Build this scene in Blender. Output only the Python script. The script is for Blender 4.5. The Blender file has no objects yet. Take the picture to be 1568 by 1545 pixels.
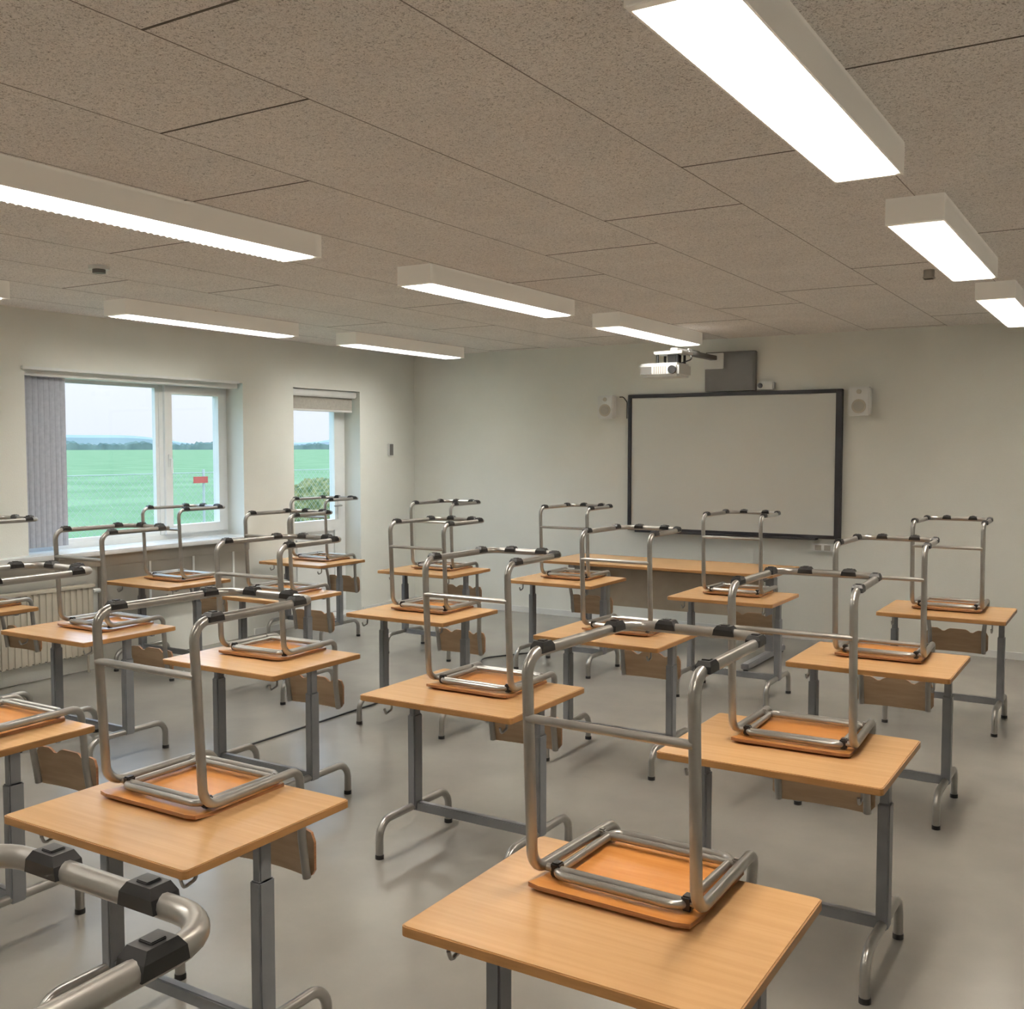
import bpy, bmesh, math, random
from mathutils import Vector, Matrix
random.seed(4)
scene=bpy.context.scene
scene.view_settings.view_transform='Standard'
scene.view_settings.look='None'
scene.view_settings.exposure=0.0

XW,YW,ZC=-6.956,9.249,2.722
XR,YB=1.5,-1.6

# ---------------------------------------------------------------- materials
def new_mat(name):
    m=bpy.data.materials.new(name);m.use_nodes=True
    nt=m.node_tree;b=nt.nodes['Principled BSDF'];return m,nt,b
def N(nt,t,**k):
    n=nt.nodes.new(t)
    for a,v in k.items():setattr(n,a,v)
    return n
def ramp(nt,stops):
    r=N(nt,'ShaderNodeValToRGB');e=r.color_ramp.elements
    while len(e)<len(stops):e.new(0.5)
    for i,(p,c) in enumerate(stops):e[i].position=p;e[i].color=(*c,1)
    return r
def coords(nt,scale=(1,1,1),rand=False):
    tc=N(nt,'ShaderNodeTexCoord');mp=N(nt,'ShaderNodeMapping');mp.inputs['Scale'].default_value=scale
    nt.links.new(tc.outputs['Object'],mp.inputs['Vector'])
    if rand:
        oi=N(nt,'ShaderNodeObjectInfo');ml=N(nt,'ShaderNodeMath',operation='MULTIPLY');ml.inputs[1].default_value=37.
        nt.links.new(oi.outputs['Random'],ml.inputs[0]);nt.links.new(ml.outputs[0],mp.inputs['Location'])
    return mp
def noise_mat(name,c1,c2,scale=5,rough=.5,metal=0,bump=0,bscale=None,stretch=(1,1,1),rand=False,detail=4,spec=.5,p=(.35,.65)):
    m,nt,b=new_mat(name);mp=coords(nt,stretch,rand)
    n=N(nt,'ShaderNodeTexNoise');n.inputs['Scale'].default_value=scale;n.inputs['Detail'].default_value=detail
    nt.links.new(mp.outputs[0],n.inputs['Vector'])
    r=ramp(nt,[(p[0],c1),(p[1],c2)]);nt.links.new(n.outputs['Fac'],r.inputs[0]);nt.links.new(r.outputs[0],b.inputs['Base Color'])
    b.inputs['Roughness'].default_value=rough;b.inputs['Metallic'].default_value=metal;b.inputs['Specular IOR Level'].default_value=spec
    if bump:
        n2=n
        if bscale:
            n2=N(nt,'ShaderNodeTexNoise');n2.inputs['Scale'].default_value=bscale;n2.inputs['Detail'].default_value=3;nt.links.new(mp.outputs[0],n2.inputs['Vector'])
        bp=N(nt,'ShaderNodeBump');bp.inputs['Strength'].default_value=bump;bp.inputs['Distance'].default_value=.01
        nt.links.new(n2.outputs['Fac'],bp.inputs['Height']);nt.links.new(bp.outputs[0],b.inputs['Normal'])
    return m
M={}
M['wall']=noise_mat('wall_paint',(.78,.79,.745),(.82,.83,.785),scale=1.5,rough=.75,bump=.10,bscale=120)
M['floor']=noise_mat('linoleum',(.235,.222,.20),(.275,.26,.232),scale=2.2,rough=.24,detail=8,bump=.02,bscale=30,spec=.55)
M['beech']=noise_mat('beech_laminate',(.56,.325,.145),(.62,.37,.175),scale=9,rough=.27,stretch=(.25,6,6),rand=True,detail=5)
M['edge']=noise_mat('beech_edge',(.34,.17,.055),(.40,.20,.07),scale=9,rough=.4,stretch=(1,1,10))
M['ply']=noise_mat('seat_plywood',(.55,.22,.055),(.62,.27,.075),scale=8,rough=.26,stretch=(.5,5,5),rand=True,detail=5)
M['plyedge']=noise_mat('plywood_edge',(.24,.10,.035),(.34,.15,.055),scale=20,rough=.5,stretch=(1,1,20))
M['backply']=noise_mat('backrest_plywood',(.38,.26,.155),(.45,.32,.20),scale=8,rough=.4,stretch=(.5,5,5),rand=True)
M['modesty']=noise_mat('modesty_panel',(.38,.32,.24),(.42,.36,.28),scale=8,rough=.5)
M['tube']=noise_mat('silver_tube',(.34,.33,.31),(.39,.38,.36),scale=12,rough=.30,metal=.75)
M['col']=noise_mat('grey_steel',(.22,.23,.25),(.27,.28,.30),scale=6,rough=.42,metal=.4)
M['black']=noise_mat('black_plastic',(.012,.012,.013),(.022,.022,.023),scale=20,rough=.4)
M['housing']=noise_mat('lamp_enamel_glow',(.82,.79,.72),(.85,.82,.75),scale=2,rough=.5)
hb=M['housing'].node_tree.nodes['Principled BSDF'];hb.inputs['Emission Color'].default_value=(1,.90,.76,1);hb.inputs['Emission Strength'].default_value=.09  # faint glow added to the opaque housing so its sides look lit
M['louvre']=noise_mat('louvre_blade',(.84,.84,.82),(.87,.87,.85),scale=2,rough=.4)
M['white']=noise_mat('white_plastic',(.74,.75,.74),(.80,.81,.80),scale=3,rough=.35)
M['frame']=noise_mat('window_frame_paint',(.78,.80,.80),(.84,.86,.86),scale=3,rough=.4)
M['board']=noise_mat('board_surface',(.63,.64,.61),(.66,.67,.64),scale=.8,rough=.25)
M['boardframe']=noise_mat('board_frame',(.018,.018,.024),(.03,.03,.038),scale=6,rough=.45)
M['greybox']=noise_mat('grey_box',(.14,.135,.13),(.17,.165,.16),scale=4,rough=.5)
M['sill']=noise_mat('sill_laminate',(.60,.62,.63),(.66,.68,.69),scale=3,rough=.25)
M['rad']=noise_mat('radiator_enamel',(.46,.42,.35),(.51,.47,.39),scale=3,rough=.45)
M['panel']=noise_mat('grey_panel',(.36,.34,.30),(.40,.38,.34),scale=3,rough=.55)
M['blind']=noise_mat('blind_fabric',(.36,.38,.44),(.41,.43,.49),scale=30,rough=.8)
M['rblind']=noise_mat('roller_fabric',(.40,.38,.34),(.45,.43,.39),scale=40,rough=.8)
M['seam']=noise_mat('ceiling_joint',(.25,.22,.20),(.31,.27,.25),scale=20,rough=.9)
M['seam2']=noise_mat('ceiling_end_joint',(.10,.085,.07),(.14,.12,.10),scale=20,rough=.9)
M['red']=noise_mat('red_sign',(.35,.06,.05),(.42,.08,.06),scale=5,rough=.5)
M['wire']=noise_mat('galvanised_wire',(.32,.35,.34),(.38,.41,.40),scale=5,rough=.6)
M['grass']=noise_mat('grass',(.12,.205,.10),(.18,.265,.145),scale=.25,rough=.95,detail=8,spec=.05)
M['tree']=noise_mat('distant_trees',(.09,.13,.12),(.14,.19,.17),scale=.08,rough=1,spec=0)
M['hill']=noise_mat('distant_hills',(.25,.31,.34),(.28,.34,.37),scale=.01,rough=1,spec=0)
M['bush']=noise_mat('hedge_leaves',(.05,.09,.025),(.22,.21,.08),scale=9,rough=.9,bump=.8)
def ceiling_mat():
    m,nt,b=new_mat('wood_wool_ceiling');mp=coords(nt)
    dn=N(nt,'ShaderNodeTexNoise');dn.inputs['Scale'].default_value=40;dn.inputs['Detail'].default_value=3
    nt.links.new(mp.outputs[0],dn.inputs['Vector'])
    mx=N(nt,'ShaderNodeMix',data_type='VECTOR');mx.inputs[0].default_value=.06
    nt.links.new(mp.outputs[0],mx.inputs[4]);nt.links.new(dn.outputs['Color'],mx.inputs[5])
    v=N(nt,'ShaderNodeTexVoronoi',feature='DISTANCE_TO_EDGE');v.inputs['Scale'].default_value=120
    nt.links.new(mx.outputs[1],v.inputs['Vector'])
    n=N(nt,'ShaderNodeTexNoise');n.inputs['Scale'].default_value=100;n.inputs['Detail'].default_value=4;n.inputs['Roughness'].default_value=.7
    n.inputs['Distortion'].default_value=1.8
    nt.links.new(mp.outputs[0],n.inputs['Vector'])
    nb=N(nt,'ShaderNodeTexNoise');nb.inputs['Scale'].default_value=3;nb.inputs['Detail'].default_value=3
    nt.links.new(mp.outputs[0],nb.inputs['Vector'])
    r1=ramp(nt,[(.0,(1,1,1)),(.30,(.65,.65,.65))]);nt.links.new(v.outputs['Distance'],r1.inputs[0])
    r2=ramp(nt,[(.36,(.36,.335,.315)),(.47,(.88,.845,.815)),(.64,(.98,.95,.92))]);nt.links.new(n.outputs['Fac'],r2.inputs[0])
    r3=ramp(nt,[(.3,(.93,.93,.93)),(.7,(1,1,1))]);nt.links.new(nb.outputs['Fac'],r3.inputs[0])
    mm=N(nt,'ShaderNodeMix',data_type='RGBA',blend_type='MULTIPLY');mm.inputs[0].default_value=.25
    nt.links.new(r2.outputs[0],mm.inputs[6]);nt.links.new(r1.outputs[0],mm.inputs[7])
    m3=N(nt,'ShaderNodeMix',data_type='RGBA',blend_type='MULTIPLY');m3.inputs[0].default_value=1
    nt.links.new(mm.outputs[2],m3.inputs[6]);nt.links.new(r3.outputs[0],m3.inputs[7])
    nt.links.new(m3.outputs[2],b.inputs['Base Color'])
    b.inputs['Roughness'].default_value=.95;b.inputs['Specular IOR Level'].default_value=.1
    bp=N(nt,'ShaderNodeBump');bp.inputs['Strength'].default_value=.4;bp.inputs['Distance'].default_value=.004
    nt.links.new(n.outputs['Fac'],bp.inputs['Height']);nt.links.new(bp.outputs[0],b.inputs['Normal'])
    return m
M['ceil']=ceiling_mat()
def emis(name,col,s):
    m,nt,b=new_mat(name);b.inputs['Base Color'].default_value=(.8,.8,.8,1)
    b.inputs['Emission Color'].default_value=(*col,1);b.inputs['Emission Strength'].default_value=s
    return m
M['lamp']=emis('fluorescent_diffuser',(1,.95,.87),44.0)
M['lampwarm']=emis('fluorescent_diffuser_warm',(1,.90,.78),46.0)
M['lampcool']=emis('fluorescent_diffuser_cool',(.99,.97,.90),41.0)
def glass():
    m=bpy.data.materials.new('window_glass');m.use_nodes=True;nt=m.node_tree;nt.nodes.clear()
    o=N(nt,'ShaderNodeOutputMaterial');t=N(nt,'ShaderNodeBsdfTransparent');t.inputs[0].default_value=(.97,.98,.98,1)
    g=N(nt,'ShaderNodeBsdfGlossy');g.inputs['Roughness'].default_value=.02
    mx=N(nt,'ShaderNodeMixShader');mx.inputs[0].default_value=.025
    nt.links.new(t.outputs[0],mx.inputs[1]);nt.links.new(g.outputs[0],mx.inputs[2]);nt.links.new(mx.outputs[0],o.inputs[0])
    return m
M['glass']=glass()

# ---------------------------------------------------------------- mesh builder
class MB:
    def __init__(s):s.v=[];s.f=[];s.m=[];s.sm=[];s.mats=[]
    def mi(s,k):
        if k not in s.mats:s.mats.append(k)
        return s.mats.index(k)
    def add(s,vs,fs,mat,smooth=False):
        o=len(s.v);s.v+=[tuple(v) for v in vs];i=s.mi(mat)
        for f in fs:s.f.append([o+a for a in f]);s.m.append(i);s.sm.append(smooth)
    def box(s,a,b,mat,bev=0):
        x0,x1=sorted((a[0],b[0]));y0,y1=sorted((a[1],b[1]));z0,z1=sorted((a[2],b[2]))
        if bev:
            bm=bmesh.new();bmesh.ops.create_cube(bm,size=1)
            for v in bm.verts:v.co=Vector((x0+(v.co.x+.5)*(x1-x0),y0+(v.co.y+.5)*(y1-y0),z0+(v.co.z+.5)*(z1-z0)))
            bmesh.ops.bevel(bm,geom=bm.edges[:],offset=bev,segments=2,affect='EDGES')
            bm.verts.index_update()
            s.add([v.co[:] for v in bm.verts],[[v.index for v in f.verts] for f in bm.faces],mat);bm.free();return
        vs=[(x0,y0,z0),(x1,y0,z0),(x1,y1,z0),(x0,y1,z0),(x0,y0,z1),(x1,y0,z1),(x1,y1,z1),(x0,y1,z1)]
        s.add(vs,[(0,3,2,1),(4,5,6,7),(0,1,5,4),(1,2,6,5),(2,3,7,6),(3,0,4,7)],mat)
    def prism(s,poly,axis,d0,d1,mat,edge=None):
        def P(p,d):
            l=list(p);l.insert(axis,d);return tuple(l)
        n=len(poly);vs=[P(p,d0) for p in poly]+[P(p,d1) for p in poly]
        s.add(vs,[list(range(n))[::-1],list(range(n,2*n))],mat)
        s.add(vs,[(i,(i+1)%n,n+(i+1)%n,n+i) for i in range(n)],edge or mat)
    def tube(s,pts,r,mat,seg=12,fil=0,closed=False,ry=None):
        pts=[Vector(p) for p in pts]
        if fil:pts=fillet(pts,fil,closed)
        n=len(pts)
        T=[]
        for i in range(n):
            if closed:t=pts[(i+1)%n]-pts[i-1]
            else:t=pts[min(i+1,n-1)]-pts[max(i-1,0)]
            T.append(t.normalized())
        up=Vector((0,0,1)) if abs(T[0].z)<.9 else Vector((0,1,0))
        nrm=(up-T[0]*up.dot(T[0])).normalized()
        vs=[]
        for i in range(n):
            nrm=(nrm-T[i]*nrm.dot(T[i])).normalized();bi=T[i].cross(nrm)
            for k in range(seg):
                a=2*math.pi*k/seg;vs.append(pts[i]+nrm*math.cos(a)*r+bi*math.sin(a)*(ry or r))
        fs=[]
        for i in range(n if closed else n-1):
            for k in range(seg):
                j=(i+1)%n;fs.append((i*seg+k,i*seg+(k+1)%seg,j*seg+(k+1)%seg,j*seg+k))
        s.add(vs,fs,mat,True)
        if not closed:
            s.add(vs[:seg],[list(range(seg))[::-1]],mat);s.add(vs[-seg:],[list(range(seg))],mat)
    def mesh(s,name):
        me=bpy.data.meshes.new(name);me.from_pydata(s.v,[],s.f)
        for k in s.mats:me.materials.append(M[k])
        me.polygons.foreach_set('material_index',s.m);me.polygons.foreach_set('use_smooth',s.sm)
        bm=bmesh.new();bm.from_mesh(me);bmesh.ops.recalc_face_normals(bm,faces=bm.faces);bm.to_mesh(me);bm.free()
        me.update();return me
    def obj(s,name,loc=(0,0,0),rot=0):
        return place(name,s.mesh(name),loc,rot)
def place(name,me,loc=(0,0,0),rot=0):
    o=bpy.data.objects.new(name,me);scene.collection.objects.link(o);o.location=loc;o.rotation_euler=(0,0,rot);return o
def fillet(pts,r,closed=False,n=7):
    out=[];N_=len(pts)
    for i,p in enumerate(pts):
        if not closed and i in(0,N_-1):out.append(p);continue
        a=pts[i-1];b=pts[(i+1)%N_];u=(a-p);w=(b-p);lu,lw=u.length,w.length;u.normalize();w.normalize()
        ang=u.angle(w)
        if ang>3.1:out.append(p);continue
        rr=r if not isinstance(r,(list,tuple)) else r[i]
        t=min(rr/math.tan(ang/2),lu*.49,lw*.49);R=t*math.tan(ang/2)
        c=p+(u+w).normalized()*(R/math.sin(ang/2))
        A=p+u*t-c;B=p+w*t-c;tot=A.angle(B);ax=A.cross(B).normalized()
        for k in range(n+1):out.append(c+Matrix.Rotation(tot*k/n,3,ax)@A)
    return out

# ---------------------------------------------------------------- room shell
b=MB();b.box((XW-.3,YB-.3,-.2),(XR+.3,YW+.3,0),'floor');b.obj('floor')
b=MB();b.box((XW-.3,YB-.3,ZC),(XR+.3,YW+.3,ZC+.2),'ceil')
PX=.632;x0=-.20
xs=[x0+PX*k for k in range(-10,3)]
for x in xs:b.box((x-.0018,YB,ZC-.0008),(x+.0018,YW,ZC),'seam')
offs={-4:2.29,-5:2.98,-3:4.19,-2:3.54,-1:2.86}
for k in range(-11,3):
    xa=max(x0+PX*k,XW);xb=min(x0+PX*(k+1),XR)
    if xb<=xa:continue
    o=offs.get(k,[2.29,3.54,2.95,4.15][k%4])
    for j in range(-4,5):
        y=o+j*2.48
        if YB<y<YW:b.box((xa,y-.004,ZC-.001),(xb,y+.004,ZC),'seam2')
b.obj('ceiling')
b=MB();b.box((XW-.3,YW,0),(XR+.3,YW+.3,ZC),'wall');b.obj('wall_back')
b=MB();b.box((XR,YB,0),(XR+.3,YW,ZC),'wall');b.obj('wall_right')
b=MB();b.box((XW-.3,YB-.3,0),(XR+.3,YB,ZC),'wall');b.obj('wall_front')
WY0,WY1,WZ0,WZ1=4.58,6.70,.93,2.295
DY0,DY1,DZ1=7.345,8.32,2.29
b=MB();X0,X1=XW-.3,XW
b.box((X0,YB,0),(X1,WY0,ZC),'wall');b.box((X0,WY0,0),(X1,WY1,WZ0-.03),'wall');b.box((X0,WY0,WZ1),(X1,WY1,ZC),'wall')
b.box((X0,WY1,0),(X1,DY0,ZC),'wall');b.box((X0,DY0,DZ1),(X1,DY1,ZC),'wall');b.box((X0,DY1,0),(X1,YW,ZC),'wall')
b.obj('wall_left')
b=MB();b.box((XW,YW-.012,0),(XR,YW,.06),'white');b.obj('baseboard_back')
b=MB();b.box((XW,DY1+.02,0),(XW+.012,YW-.012,.06),'white');b.box((XW,6.8,0),(XW+.012,DY0-.02,.06),'white');b.obj('baseboard_left')

# window
b=MB();xp=XW-.2;xq=xp-.07
def rect_frame(y0,y1,z0,z1,w,xa,xb,wb=None,wt=None):
    wb=wb or w;wt=wt or w
    b.box((xa,y0,z0),(xb,y0+w,z1),'frame');b.box((xa,y1-w,z0),(xb,y1,z1),'frame')
    b.box((xa,y0+w,z0),(xb,y1-w,z0+wb),'frame');b.box((xa,y0+w,z1-wt),(xb,y1-w,z1),'frame')
rect_frame(WY0,WY1,WZ0,WZ1,.045,xp-.01,xq)
rect_frame(WY0+.045,5.945,WZ0+.045,WZ1-.045,.03,xp-.02,xq+.01)
b.box((xp-.01,5.945,WZ0+.04),(xq,5.985,WZ1-.04),'frame')
rect_frame(5.985,WY1-.045,WZ0+.045,WZ1-.045,.075,xp+.015,xq+.01)
b.box((xp-.045,WY0+.05,WZ0+.05),(xp-.04,5.94,WZ1-.05),'glass');b.box((xp-.035,6.03,WZ0+.1),(xp-.03,WY1-.1,WZ1-.1),'glass')
b.box((xp+.015,6.01,1.55),(xp+.03,6.035,1.66),'white',.003);b.tube([(xp+.03,6.022,1.62),(xp+.055,6.022,1.62),(xp+.055,6.022,1.50)],.008,'white',8,.01)
b.obj('window_1')
b=MB()
b.box((XW-.16,WY0+.01,WZ1-.05),(XW-.05,WY1-.01,WZ1-.005),'white',.004)
b.box((XW+.001,WY0-.03,WZ1-.01),(XW+.02,WY1-.05,WZ1+.012),'frame',.003)
for i in range(8):
    y=WY0+.025+i*.046
    b.prism([(XW-.128,y),(XW-.112,y+.020),(XW-.108,y+.035),(XW-.110,y+.058),(XW-.113,y+.058),(XW-.111,y+.035),(XW-.115,y+.022),(XW-.131,y+.003)],2,WZ0+.04,WZ1-.05,'blind')
b.obj('vertical_blind')
b=MB();b.box((XW-.2,WY0+.001,WZ0-.03),(XW,WY1-.001,WZ0+.002),'sill');b.box((XW+.001,.5,WZ0-.035),(XW+.15,WY1+.06,WZ0+.002),'sill',.006);b.obj('trim_1')
b=MB()
b.box((XW+.004,5.15,.42),(XW+.05,WY1,.80),'panel',.004)
for y in (5.6,6.05,6.5):b.box((XW+.05,y,.42),(XW+.056,y+.02,.80),'frame')
b.box((XW+.004,.5,.80),(XW+.06,WY1,.89),'panel',.004);b.obj('cable_trunking')
def radiator(y0,y1,name):
    b=MB();b.box((XW+.03,y0,.14),(XW+.05,y1,.68),'rad');b.box((XW+.03,y0,.655),(XW+.115,y1,.68),'rad',.004)
    n=int((y1-y0)/.05)
    for i in range(n):
        y=y0+.01+i*(y1-y0-.02)/n
        b.box((XW+.05,y,.14),(XW+.105,y+.039,.66),'rad',.006)
    b.box((XW+.05,y0+.005,.15),(XW+.098,y1-.01,.65),'rad')
    for y in(y0+.1,y1-.1):b.box((XW+.004,y-.02,.3),(XW+.04,y+.02,.34),'rad')
    b.tube([(XW+.08,y1-.05,.15),(XW+.08,y1-.05,0)],.009,'rad',8)
    b.tube([(XW+.08,y1,.62),(XW+.08,y1+.06,.62)],.018,'white',10)
    b.obj(name)
radiator(3.1,5.05,'radiator');radiator(.8,2.7,'radiator')
# door
b=MB()
rect_frame(DY0,DY1,0,DZ1,.05,xp-.01,xq)
rect_frame(DY0+.05,DY1-.05,.03,DZ1-.05,.12,xp,xq,wb=.16)
b.box((xp,DY0+.17,.87),(xq,DY1-.17,.98),'frame')
b.box((xp-.02,DY0+.17,.19),(xq+.02,DY1-.17,.87),'frame')
b.box((xp+.0,DY0+.24,.26),(xp-.02,DY1-.24,.80),'white',.006)
b.box((xp-.04,DY0+.16,.97),(xp-.035,DY1-.16,DZ1-.16),'glass')
b.box((xp,DY1-.135,.98),(xp+.012,DY1-.095,1.2),'white',.003);b.tube([(xp+.01,DY1-.115,1.12),(xp+.05,DY1-.115,1.12),(xp+.05,DY1-.23,1.12)],.009,'tube',8,.01)
b.box((xp,DY0,0),(XW,DY1,.02),'sill')
b.obj('door_1')
b=MB();b.box((XW-.12,DY0+.01,DZ1-.07),(XW-.03,DY1-.01,DZ1-.003),'white',.01)
b.box((XW-.085,DY0+.03,DZ1-.20),(XW-.08,DY1-.03,DZ1-.06),'rblind');b.box((XW-.09,DY0+.03,DZ1-.215),(XW-.075,DY1-.03,DZ1-.195),'white',.003);b.obj('roller_blind')
b=MB();b.box((XW,8.77,1.63),(XW+.025,8.84,1.76),'white',.004);b.box((XW+.025,8.775,1.635),(XW+.03,8.835,1.755),'greybox',.002);b.obj('light_switch')

# ---------------------------------------------------------------- whiteboard wall
b=MB();wx0,wx1,wz0,wz1=-4.335,-2.293,.915,2.228;y=YW-.002
b.box((wx0+.03,y-.035,wz0+.03),(wx1-.03,y,wz1-.03),'board')
b.box((wx0,y-.05,wz0),(wx0+.035,y,wz1),'boardframe',.004);b.box((wx1-.055,y-.05,wz0),(wx1,y,wz1),'boardframe',.004)
b.box((wx0+.03,y-.05,wz1-.035),(wx1-.05,y,wz1),'boardframe',.004);b.box((wx0+.03,y-.05,wz0),(wx1-.05,y,wz0+.03),'boardframe',.004)
b.box((wx0+.1,y-.10,wz0-.012),(wx1-.2,y-.0,wz0+.006),'boardframe',.003)
b.obj('whiteboard')
def speaker(xa,xb,za,zb):
    b=MB();b.box((xa,YW-.13,za),(xb,YW-.04,zb),'white',.01)
    cx=(xa+xb)/2;b.box((cx-.02,YW-.045,(za+zb)/2-.02),(cx+.02,YW-.002,(za+zb)/2+.02),'greybox')
    def disc(cz,r,mat,d=.006):
        b.tube([(cx,YW-.13-d,cz),(cx,YW-.128,cz)],r,mat,20)
    disc(za+.08,.06,'rad');disc(za+.08,.045,'panel',.009);disc(zb-.04,.02,'rad');b.obj('loudspeaker')
speaker(-4.63,-4.46,2.0,2.225);speaker(-2.225,-2.045,1.99,2.235)
b=MB();b.box((-3.545,YW-.07,2.235),(-3.07,YW,2.595),'greybox',.006)
b.box((-3.53,YW-.073,2.25),(-3.085,YW-.069,2.58),'greybox')
b.obj('projector_mounting_box')
b=MB();b.box((-3.05,YW-.06,2.24),(-2.90,YW,2.31),'white',.008);b.tube([(-3.02,YW-.07,2.275),(-3.02,YW-.05,2.275)],.022,'black');b.obj('infrared_sensor')
b=MB()
b.box((-3.485,8.22,2.52),(-3.42,YW-.09,2.56),'greybox',.004);b.box((-3.55,YW-.09,2.44),(-3.36,YW-.075,2.585),'white',.004)
b.box((-3.62,8.18,2.505),(-3.36,8.42,2.53),'white',.004)
for x in(-3.6,-3.42):
    for yy in(8.22,8.38):b.tube([(x,yy,2.51),(x,yy,2.42)],.012,'black',8)
b.box((-3.52,8.24,2.42),(-3.44,8.36,2.52),'black',.005)
b.box((-3.74,8.14,2.315),(-3.38,8.44,2.43),'white',.02)
b.box((-3.72,8.136,2.335),(-3.62,8.142,2.40),'greybox');
for i in range(6):b.box((-3.60+i*.02,8.136,2.34),(-3.59+i*.02,8.142,2.40),'panel')
b.tube([(-3.43,8.12,2.37),(-3.43,8.15,2.37)],.035,'black',16)
b.tube([(-3.47,8.35,2.43),(-3.36,8.4,2.47),(-3.44,8.5,2.57),(-3.45,8.8,2.565)],.006,'black',6,.03)
b.obj('projector')
b=MB();b.box((-2.54,YW-.045,.80),(-2.35,YW,.87),'white',.006)
for x in(-2.51,-2.43):b.box((x,YW-.048,.812),(x+.055,YW-.044,.858),'panel',.002)
b.obj('power_socket')
b=MB();b.tube([(-4.44,YW-.02,2.21),(-4.40,YW-.02,2.21),(-4.36,YW-.02,2.16),(-4.36,YW-.02,2.0)],.005,'black',6,.03);b.obj('speaker_cable')
b=MB();b.tube([(0,0,0),(0,0,-.02)],.055,'white',24);b.tube([(0,0,-.02),(0,0,-.04)],.035,'greybox',24);b.obj('smoke_detector',(-4.99,3.75,ZC))
b=MB();b.tube([(0,0,0),(0,0,-.05)],.03,'panel',16);b.box((-.03,-.03,-.05),(.03,.03,-.035),'panel',.005);b.obj('motion_sensor',(-1.10,6.3,ZC))

# ---------------------------------------------------------------- ceiling lamps
def lamp_mesh(L,lm):
    b=MB();w=.112;h=.105
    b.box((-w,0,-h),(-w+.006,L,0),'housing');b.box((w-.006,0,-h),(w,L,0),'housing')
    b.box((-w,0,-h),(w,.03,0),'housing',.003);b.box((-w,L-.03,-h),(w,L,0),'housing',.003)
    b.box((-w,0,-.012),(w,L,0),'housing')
    b.box((-w+.010,.032,-h+.026),(w-.010,L-.032,-h+.032),lm)
    n=int(L/.034)
    for i in range(n):
        y=.03+(L-.06)*(i+.5)/n
        b.prism([(-w+.007,-h+.022),(-w+.007,-h-.001),(-w+.018,-h-.007),(w-.018,-h-.007),(w-.007,-h-.001),(w-.007,-h+.022)],1,y-.0008,y+.0008,'louvre')
    return b.mesh('ceiling_lamp')
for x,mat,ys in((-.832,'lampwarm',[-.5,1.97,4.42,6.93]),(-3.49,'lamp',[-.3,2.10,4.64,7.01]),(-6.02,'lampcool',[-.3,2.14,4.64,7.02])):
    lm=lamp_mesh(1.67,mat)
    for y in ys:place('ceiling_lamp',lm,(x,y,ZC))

# ---------------------------------------------------------------- desk
TW,TD=.737,.607
def desk_mesh():
    b=MB();t=.024
    def rr(w0,w1,d0,d1,r,n=4):
        o=[]
        for cx,cy,a0 in((w1-r,d1-r,0),(w0+r,d1-r,90),(w0+r,d0+r,180),(w1-r,d0+r,270)):
            for k in range(n+1):
                a=math.radians(a0+90*k/n);o.append((cx+r*math.cos(a),cy+r*math.sin(a)))
        return o
    b.prism(rr(.004,TW-.004,.004,TD-.004,.012),2,-.002,0,'beech')
    b.prism(rr(0,TW,0,TD,.014),2,-t+.002,-.002,'edge');b.prism(rr(.003,TW-.003,.003,TD-.003,.014),2,-t,-t+.002,'edge')
    zt=-.70
    for x in(.055,TW-.055):
        cy=.31;s=1 if x<.3 else -1
        b.box((x-.012,cy-.24,-.036),(x+.012,cy+.24,-t),'col',.002)
        b.box((x-.015,cy-.022,-.20),(x+.015,cy+.022,-.03),'col',.004)
        b.box((x-.02,cy-.029,zt+.14),(x+.02,cy+.029,-.14),'col',.005)
        b.tube([(x,cy-.25,zt+.012),(x,cy-.25,zt+.155),(x,cy+.25,zt+.155),(x,cy+.25,zt+.012)],.0165,'tube',12,.085)
        for e in(-.25,.25):b.tube([(x,cy+e,zt),(x,cy+e,zt+.018)],.019,'black',12)
        b.tube([(x+s*.03,cy-.20,-.03),(x+s*.03,cy-.20,-.075),(x+s*.03,cy-.24,-.085),(x+s*.03,cy-.25,-.06)],.005,'tube',6,.012)
    b.box((.06,.295,zt+.135),(TW-.06,.325,zt+.175),'col',.004)
    b.box((.055,.12,-.045),(TW-.055,.14,-t),'col',.002);b.box((.055,.48,-.045),(TW-.055,.50,-t),'col',.002)
    return b.mesh('school_desk')
dm=desk_mesh()

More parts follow.
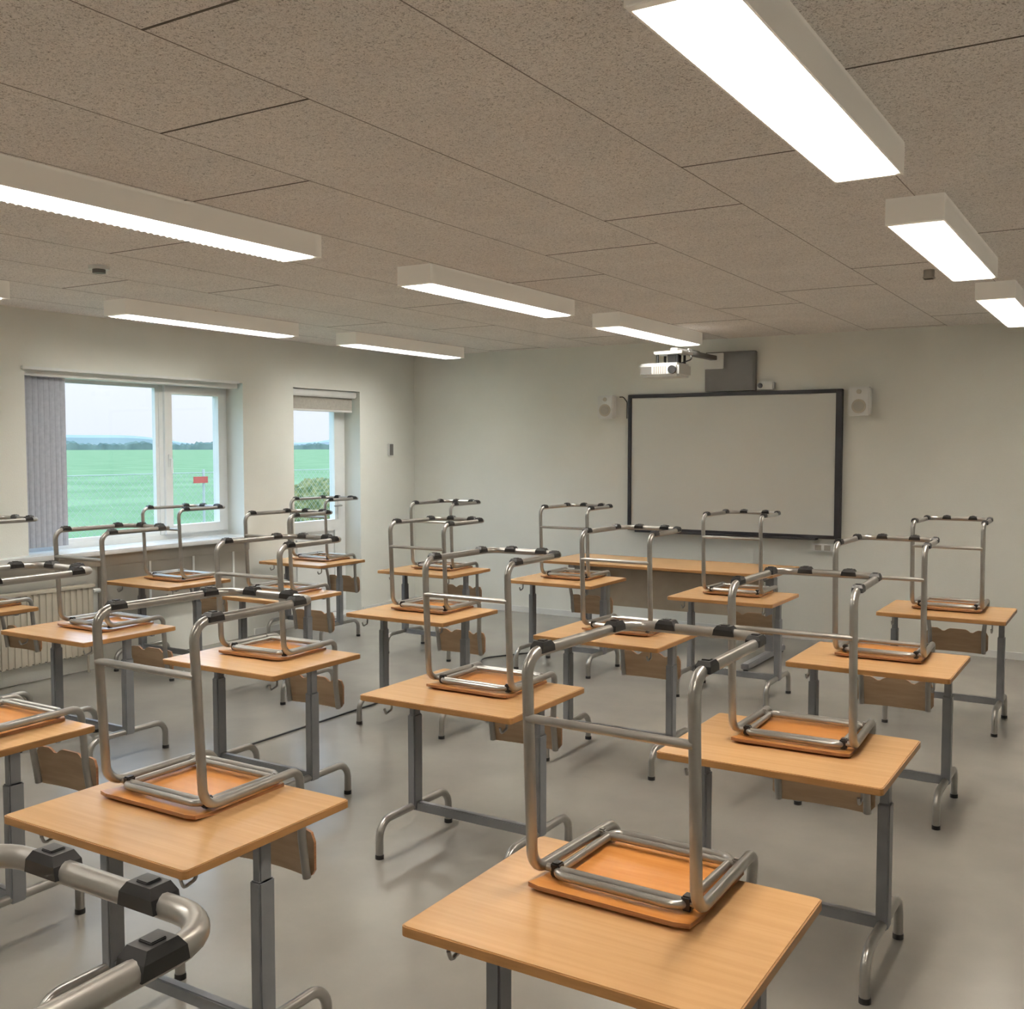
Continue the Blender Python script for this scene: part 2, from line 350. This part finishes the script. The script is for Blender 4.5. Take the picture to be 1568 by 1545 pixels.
# ---------------------------------------------------------------- chair (stood upside-down: z=0 is the desk top)
def chair_mesh():
    b=MB();r=.0135;hw=.204;hr=.190;H=.548;L=.47;zs=.0335;YF=-.026
    def side(s):
        return [(s*.165,.445,-.33),(s*.165,.425,-.20),(s*.19,.39,zs),(s*.204,0,zs),(s*hw,YF,H)]
    p=side(-1)+[(-hr,L,H),(hr,L,H)]+side(1)[::-1]
    b.tube(p,r,'tube',14,[0,.05,.045,.055,.05,.065,.065,.05,.055,.045,.05,0])
    yc=YF*.40/H
    b.tube([(-hw,yc-.002,.40),(hw,yc-.002,.40)],.010,'tube',12,ry=.014)
    b.tube([(-.16,.02,zs-.004),(.16,.02,zs-.004),(.16,.335,zs-.004),(-.16,.335,zs-.004)],.010,'tube',12,.03,closed=True)
    b.tube([(-.20,.045,zs-.002),(.20,.045,zs-.002)],.0095,'tube',10)
    b.tube([(-.19,.30,zs-.002),(.19,.30,zs-.002)],.0095,'tube',10)
    for s in(-1,1):
        b.box((s*.165-.012,.033,.014),(s*.165+.012,.062,.048),'black',.004)
        b.box((s*.18-.010,.292,.014),(s*.18+.010,.31,.046),'tube',.004)
    nx,ny=12,12;W=.40;y0=-.035;D=.375;th=.011
    def prof(u,v):
        x=(u-.5)*W;yy=y0+v*D
        k=1-.05*v;x*=k
        c=max(0,abs(u-.5)*2-.84)/.16
        if v<.5:yy+=c*c*.009
        else:yy-=c*c*.016
        z=max(0,.16-v)/.16*.008
        return x,yy,z
    top=[];bot=[]
    for j in range(ny+1):
        for i in range(nx+1):
            x,yy,z=prof(i/nx,j/ny);bot.append((x,yy,z+.0005));top.append((x,yy,z+th))
    n=(nx+1)*(ny+1);q=lambda i,j:j*(nx+1)+i
    fb=[];ft=[];fe=[]
    for j in range(ny):
        for i in range(nx):
            fb.append((q(i,j),q(i,j+1),q(i+1,j+1),q(i+1,j)));ft.append((n+q(i,j),n+q(i+1,j),n+q(i+1,j+1),n+q(i,j+1)))
    for i in range(nx):
        fe.append((q(i,0),q(i+1,0),n+q(i+1,0),n+q(i,0)));fe.append((q(i,ny),n+q(i,ny),n+q(i+1,ny),q(i+1,ny)))
    for j in range(ny):
        fe.append((q(0,j),n+q(0,j),n+q(0,j+1),q(0,j+1)));fe.append((q(nx,j),q(nx,j+1),n+q(nx,j+1),n+q(nx,j)))
    b.add(bot+top,fb+ft,'ply',False);b.add(bot+top,fe,'plyedge',False)
    nx=24;Wb=.38
    def edge(u):
        a=abs(u-.5)*2
        zt=-.185
        if .30<a<.62:zt-=.020*math.sin((a-.30)/.32*math.pi)
        if a>.88:zt-=((a-.88)/.12)**2*.03
        zb=-.335
        if a>.8:zb+=((a-.8)/.2)**2*.03
        return zt,zb
    vs=[];
    for i in range(nx+1):
        u=i/nx;a=abs(u-.5)*2;x=(u-.5)*Wb;yy=.452+.022*(1-a*a)
        zt,zb=edge(u)
        for (dy,z) in((0,zt),(0,zb),(.010,zb),(.010,zt)):vs.append((x,yy+dy,z))
    f1=[];f2=[]
    for i in range(nx):
        o=i*4;p=o+4
        f1+=[(o,o+1,p+1,p),(o+3,p+3,p+2,o+2)];f2+=[(o,p,p+3,o+3),(o+1,o+2,p+2,p+1)]
    f2+=[(0,3,2,1),(nx*4,nx*4+1,nx*4+2,nx*4+3)]
    b.add(vs,f1,'backply');b.add(vs,f2,'plyedge')
    def clip(c,d):
        c=Vector(c);d=Vector(d).normalized();n=d.cross(Vector((0,0,1)))
        l1,l2=.028,.018;w=.0178
        vs=[]
        for z,l,ww in((-.004,l1,w),(.011,l1*.9,w),(.021,l2,w*.75)):
            for sx,sy in((-1,-1),(1,-1),(1,1),(-1,1)):vs.append(c+d*sx*l+n*sy*ww+Vector((0,0,z)))
        f=[(0,1,2,3)]+[(k*4+i,k*4+(i+1)%4,k*4+4+(i+1)%4,k*4+4+i) for k in(0,1) for i in range(4)]+[(8,9,10,11)]
        b.add(vs,f,'black');b.box(c+Vector((-.009,-.009,.019)),c+Vector((.009,.009,.0235)),'black',.001)
    clip((-hw,YF+.07,H),(.03,1,0));clip((hw,YF+.07,H),(-.03,1,0))
    clip((-hr,L-.085,H),(.03,1,0));clip((hr,L-.085,H),(-.03,1,0))
    clip((-.08,L,H),(1,0,0));clip((.08,L,H),(1,0,0))
    return b.mesh('school_chair')
cm=chair_mesh()

desks=[('D1',-1.34,1.72,-.025,.32,-.02),('D2',-2.69,1.67,-.065,.27,0),('D4',-4.01,1.80,.02,.27,0),('D5',-1.39,3.18,.01,.27,.02),('D6',-2.76,3.28,0,.27,0),
('D7',-4.04,3.34,-.03,.27,.03),('D8',-5.45,3.40,0,.27,0),('D9',-6.77,3.43,0,.27,0),('D10',-1.46,4.86,0,.28,.02),('D11',-2.84,4.83,0,.28,0),
('D12',-4.21,4.88,0,.27,0),('D13',-5.59,4.99,0,.27,.02),('D14',-6.79,5.08,.0,.27,0),('D15',-1.43,6.64,0,.27,0),('D16',-2.80,6.58,0,.27,0),('D17',-4.21,6.76,0,.27,0),
('D18',-5.45,6.72,0,.27,0),('D19',-6.80,6.71,0,.27,0),
('R0a',-1.36,-.06,.034,.29,0),('R0b',-2.75,-.05,0,.28,0),('R0c',-4.05,.1,0,.28,0),('R1d',-5.4,1.85,0,.28,0),('R1e',-6.78,1.9,0,.28,0)]
for n,x,y,dx,dy,rot in desks:
    place('school_desk',dm,(x,y,.70))
    dy=max(.262,dy+random.uniform(-.006,.006)) if dy<.3 else dy
    place('school_chair',cm,(x+TW/2+dx,y+dy,.70),rot)

# ---------------------------------------------------------------- teacher desk
b=MB();ty0,ty1=7.93,8.66;tx0,tx1=-4.56,-2.49
b.box((tx0,ty0,.698),(tx1,ty1,.722),'beech',.003);b.box((tx0-.001,ty0-.001,.700),(tx1+.001,ty1+.001,.719),'edge')
for x in(tx0+.25,tx1-.12):
    b.box((x-.035,8.24,.06),(x+.035,8.34,.66),'col',.005);b.box((x-.03,7.65,.015),(x+.03,8.6,.06),'col',.006)
    b.box((x-.03,8.0,.665),(x+.03,8.58,.697),'col',.003)
    for yy in(7.68,8.57):b.tube([(x,yy,0),(x,yy,.02)],.02,'black')
b.box((tx0+.2,8.28,.62),(tx1-.1,8.32,.67),'col',.003)
b.box((tx0+.30,8.20,.33),(tx1-.16,8.218,.66),'modesty',.003)
b.box((-4.28,8.0,.50),(-4.18,8.12,.697),'greybox',.008)
b.tube([(-4.23,8.06,.5),(-4.23,8.05,.03),(-4.24,7.75,.008)],.006,'black',6,.05)
b.obj('teacher_desk')
b=MB()
b.tube([(-4.24,7.62,.007),(-4.6,7.0,.007),(-4.2,6.4,.007),(-4.38,5.9,.007),(-4.38,3.9,.007)],.006,'black',6,.15)
b.obj('power_cable')

# ---------------------------------------------------------------- outside
b=MB()
b.add([(XW-.35,-400,-.35),(XW-.35,900,-.35),(-1600,1500,-.35),(-1600,-400,-.35)],[(0,1,2,3)],'grass');b.obj('grass_field')
def ridge(name,dist,hf,mat,y0,y1,n,thick=8):
    b=MB();vs=[];fs=[]
    for i in range(n+1):
        y=y0+(y1-y0)*i/n;h=hf(i,y)
        vs+=[(-dist,y,-.4),(-dist-thick*.3,y,h*.8),(-dist-thick,y,h)]
        if i:
            o=(i-1)*3;fs+=[(o,o+3,o+4,o+1),(o+1,o+4,o+5,o+2)]
    b.add(vs,fs,mat);b.obj(name)
ridge('distant_hills',1500,lambda i,y:17+9*math.sin(y/140.-5.6)+3*math.sin(y/47.+1),'hill',400,2600,160)
ridge('tree_line',700,lambda i,y:2.6+1.6*abs(math.sin(i*1.7))+1.5*random.random()+(1.6 if (i//9)%3==0 else 0),'tree',200,1300,420,5)
b=MB();fx=-12.5;fz=1.33
for i in range(12):
    y=2.2+i*3;b.tube([(fx,y,-.35),(fx,y,fz+.05)],.02,'wire',8)
b.tube([(fx,2.2,fz),(fx,35,fz)],.006,'wire',6)
st=.11;h=fz+.30
y=3-h
while y<34:
    for s in(1,-1):
        ya=y if s==1 else y+h
        d=.003
        b.add([(fx,ya-d,-.3),(fx,ya+d,-.3),(fx,ya+s*h+d,fz),(fx,ya+s*h-d,fz)],[(0,1,2,3)],'wire')
    y+=st
b.box((fx+.02,10.98,1.17),(fx+.03,11.26,1.27),'red')
b.obj('chain_link_fence')
def bush(loc,sc):
    bm=bmesh.new();bmesh.ops.create_icosphere(bm,subdivisions=4,radius=1)
    for v in bm.verts:v.co*=1+.10*math.sin(v.co.x*9+v.co.y*7)*math.cos(v.co.z*11)+random.uniform(-.07,.07)
    me=bpy.data.meshes.new('hedge_bush');bm.to_mesh(me);bm.free();me.materials.append(M['bush'])
    o=place('hedge_bush',me,loc);o.scale=sc
bush((-13.7,15.1,.25),(.7,1.1,.85));bush((-13.9,16.7,.15),(.7,1.0,.85))

# ---------------------------------------------------------------- world + fill light added from the building side to brighten the overcast field
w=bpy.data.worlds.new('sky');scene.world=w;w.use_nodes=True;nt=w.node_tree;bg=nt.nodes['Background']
tc=N(nt,'ShaderNodeTexCoord');sp=N(nt,'ShaderNodeSeparateXYZ');nt.links.new(tc.outputs['Generated'],sp.inputs[0])
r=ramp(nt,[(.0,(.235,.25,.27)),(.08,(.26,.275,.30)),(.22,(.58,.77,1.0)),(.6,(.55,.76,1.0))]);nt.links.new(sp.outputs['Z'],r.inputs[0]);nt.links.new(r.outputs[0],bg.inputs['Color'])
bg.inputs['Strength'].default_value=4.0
sd=bpy.data.lights.new('field_fill_sun','SUN');sd.energy=1.2;sd.angle=.3;sd.color=(1,.97,.92)
so=bpy.data.objects.new('field_fill_sun',sd);scene.collection.objects.link(so);so.rotation_euler=(0,math.radians(50),0);so.location=(10,0,20)

# ---------------------------------------------------------------- camera
cd=bpy.data.cameras.new('camera');cam=bpy.data.objects.new('camera',cd);scene.collection.objects.link(cam)
yaw,pit,roll=.5513,.055,.0005
F=Vector((-math.sin(yaw)*math.cos(pit),math.cos(yaw)*math.cos(pit),-math.sin(pit)));R=Vector((math.cos(yaw),math.sin(yaw),0));U=R.cross(F)
m=Matrix.Identity(4)
for i in range(3):m[i][0]=R[i];m[i][1]=U[i];m[i][2]=-F[i]
m[2][3]=1.72
cam.matrix_world=m
cd.sensor_fit='HORIZONTAL';cd.sensor_width=36;cd.lens=1589.24/1568*36;cd.clip_start=.05;cd.clip_end=6000
scene.camera=cam
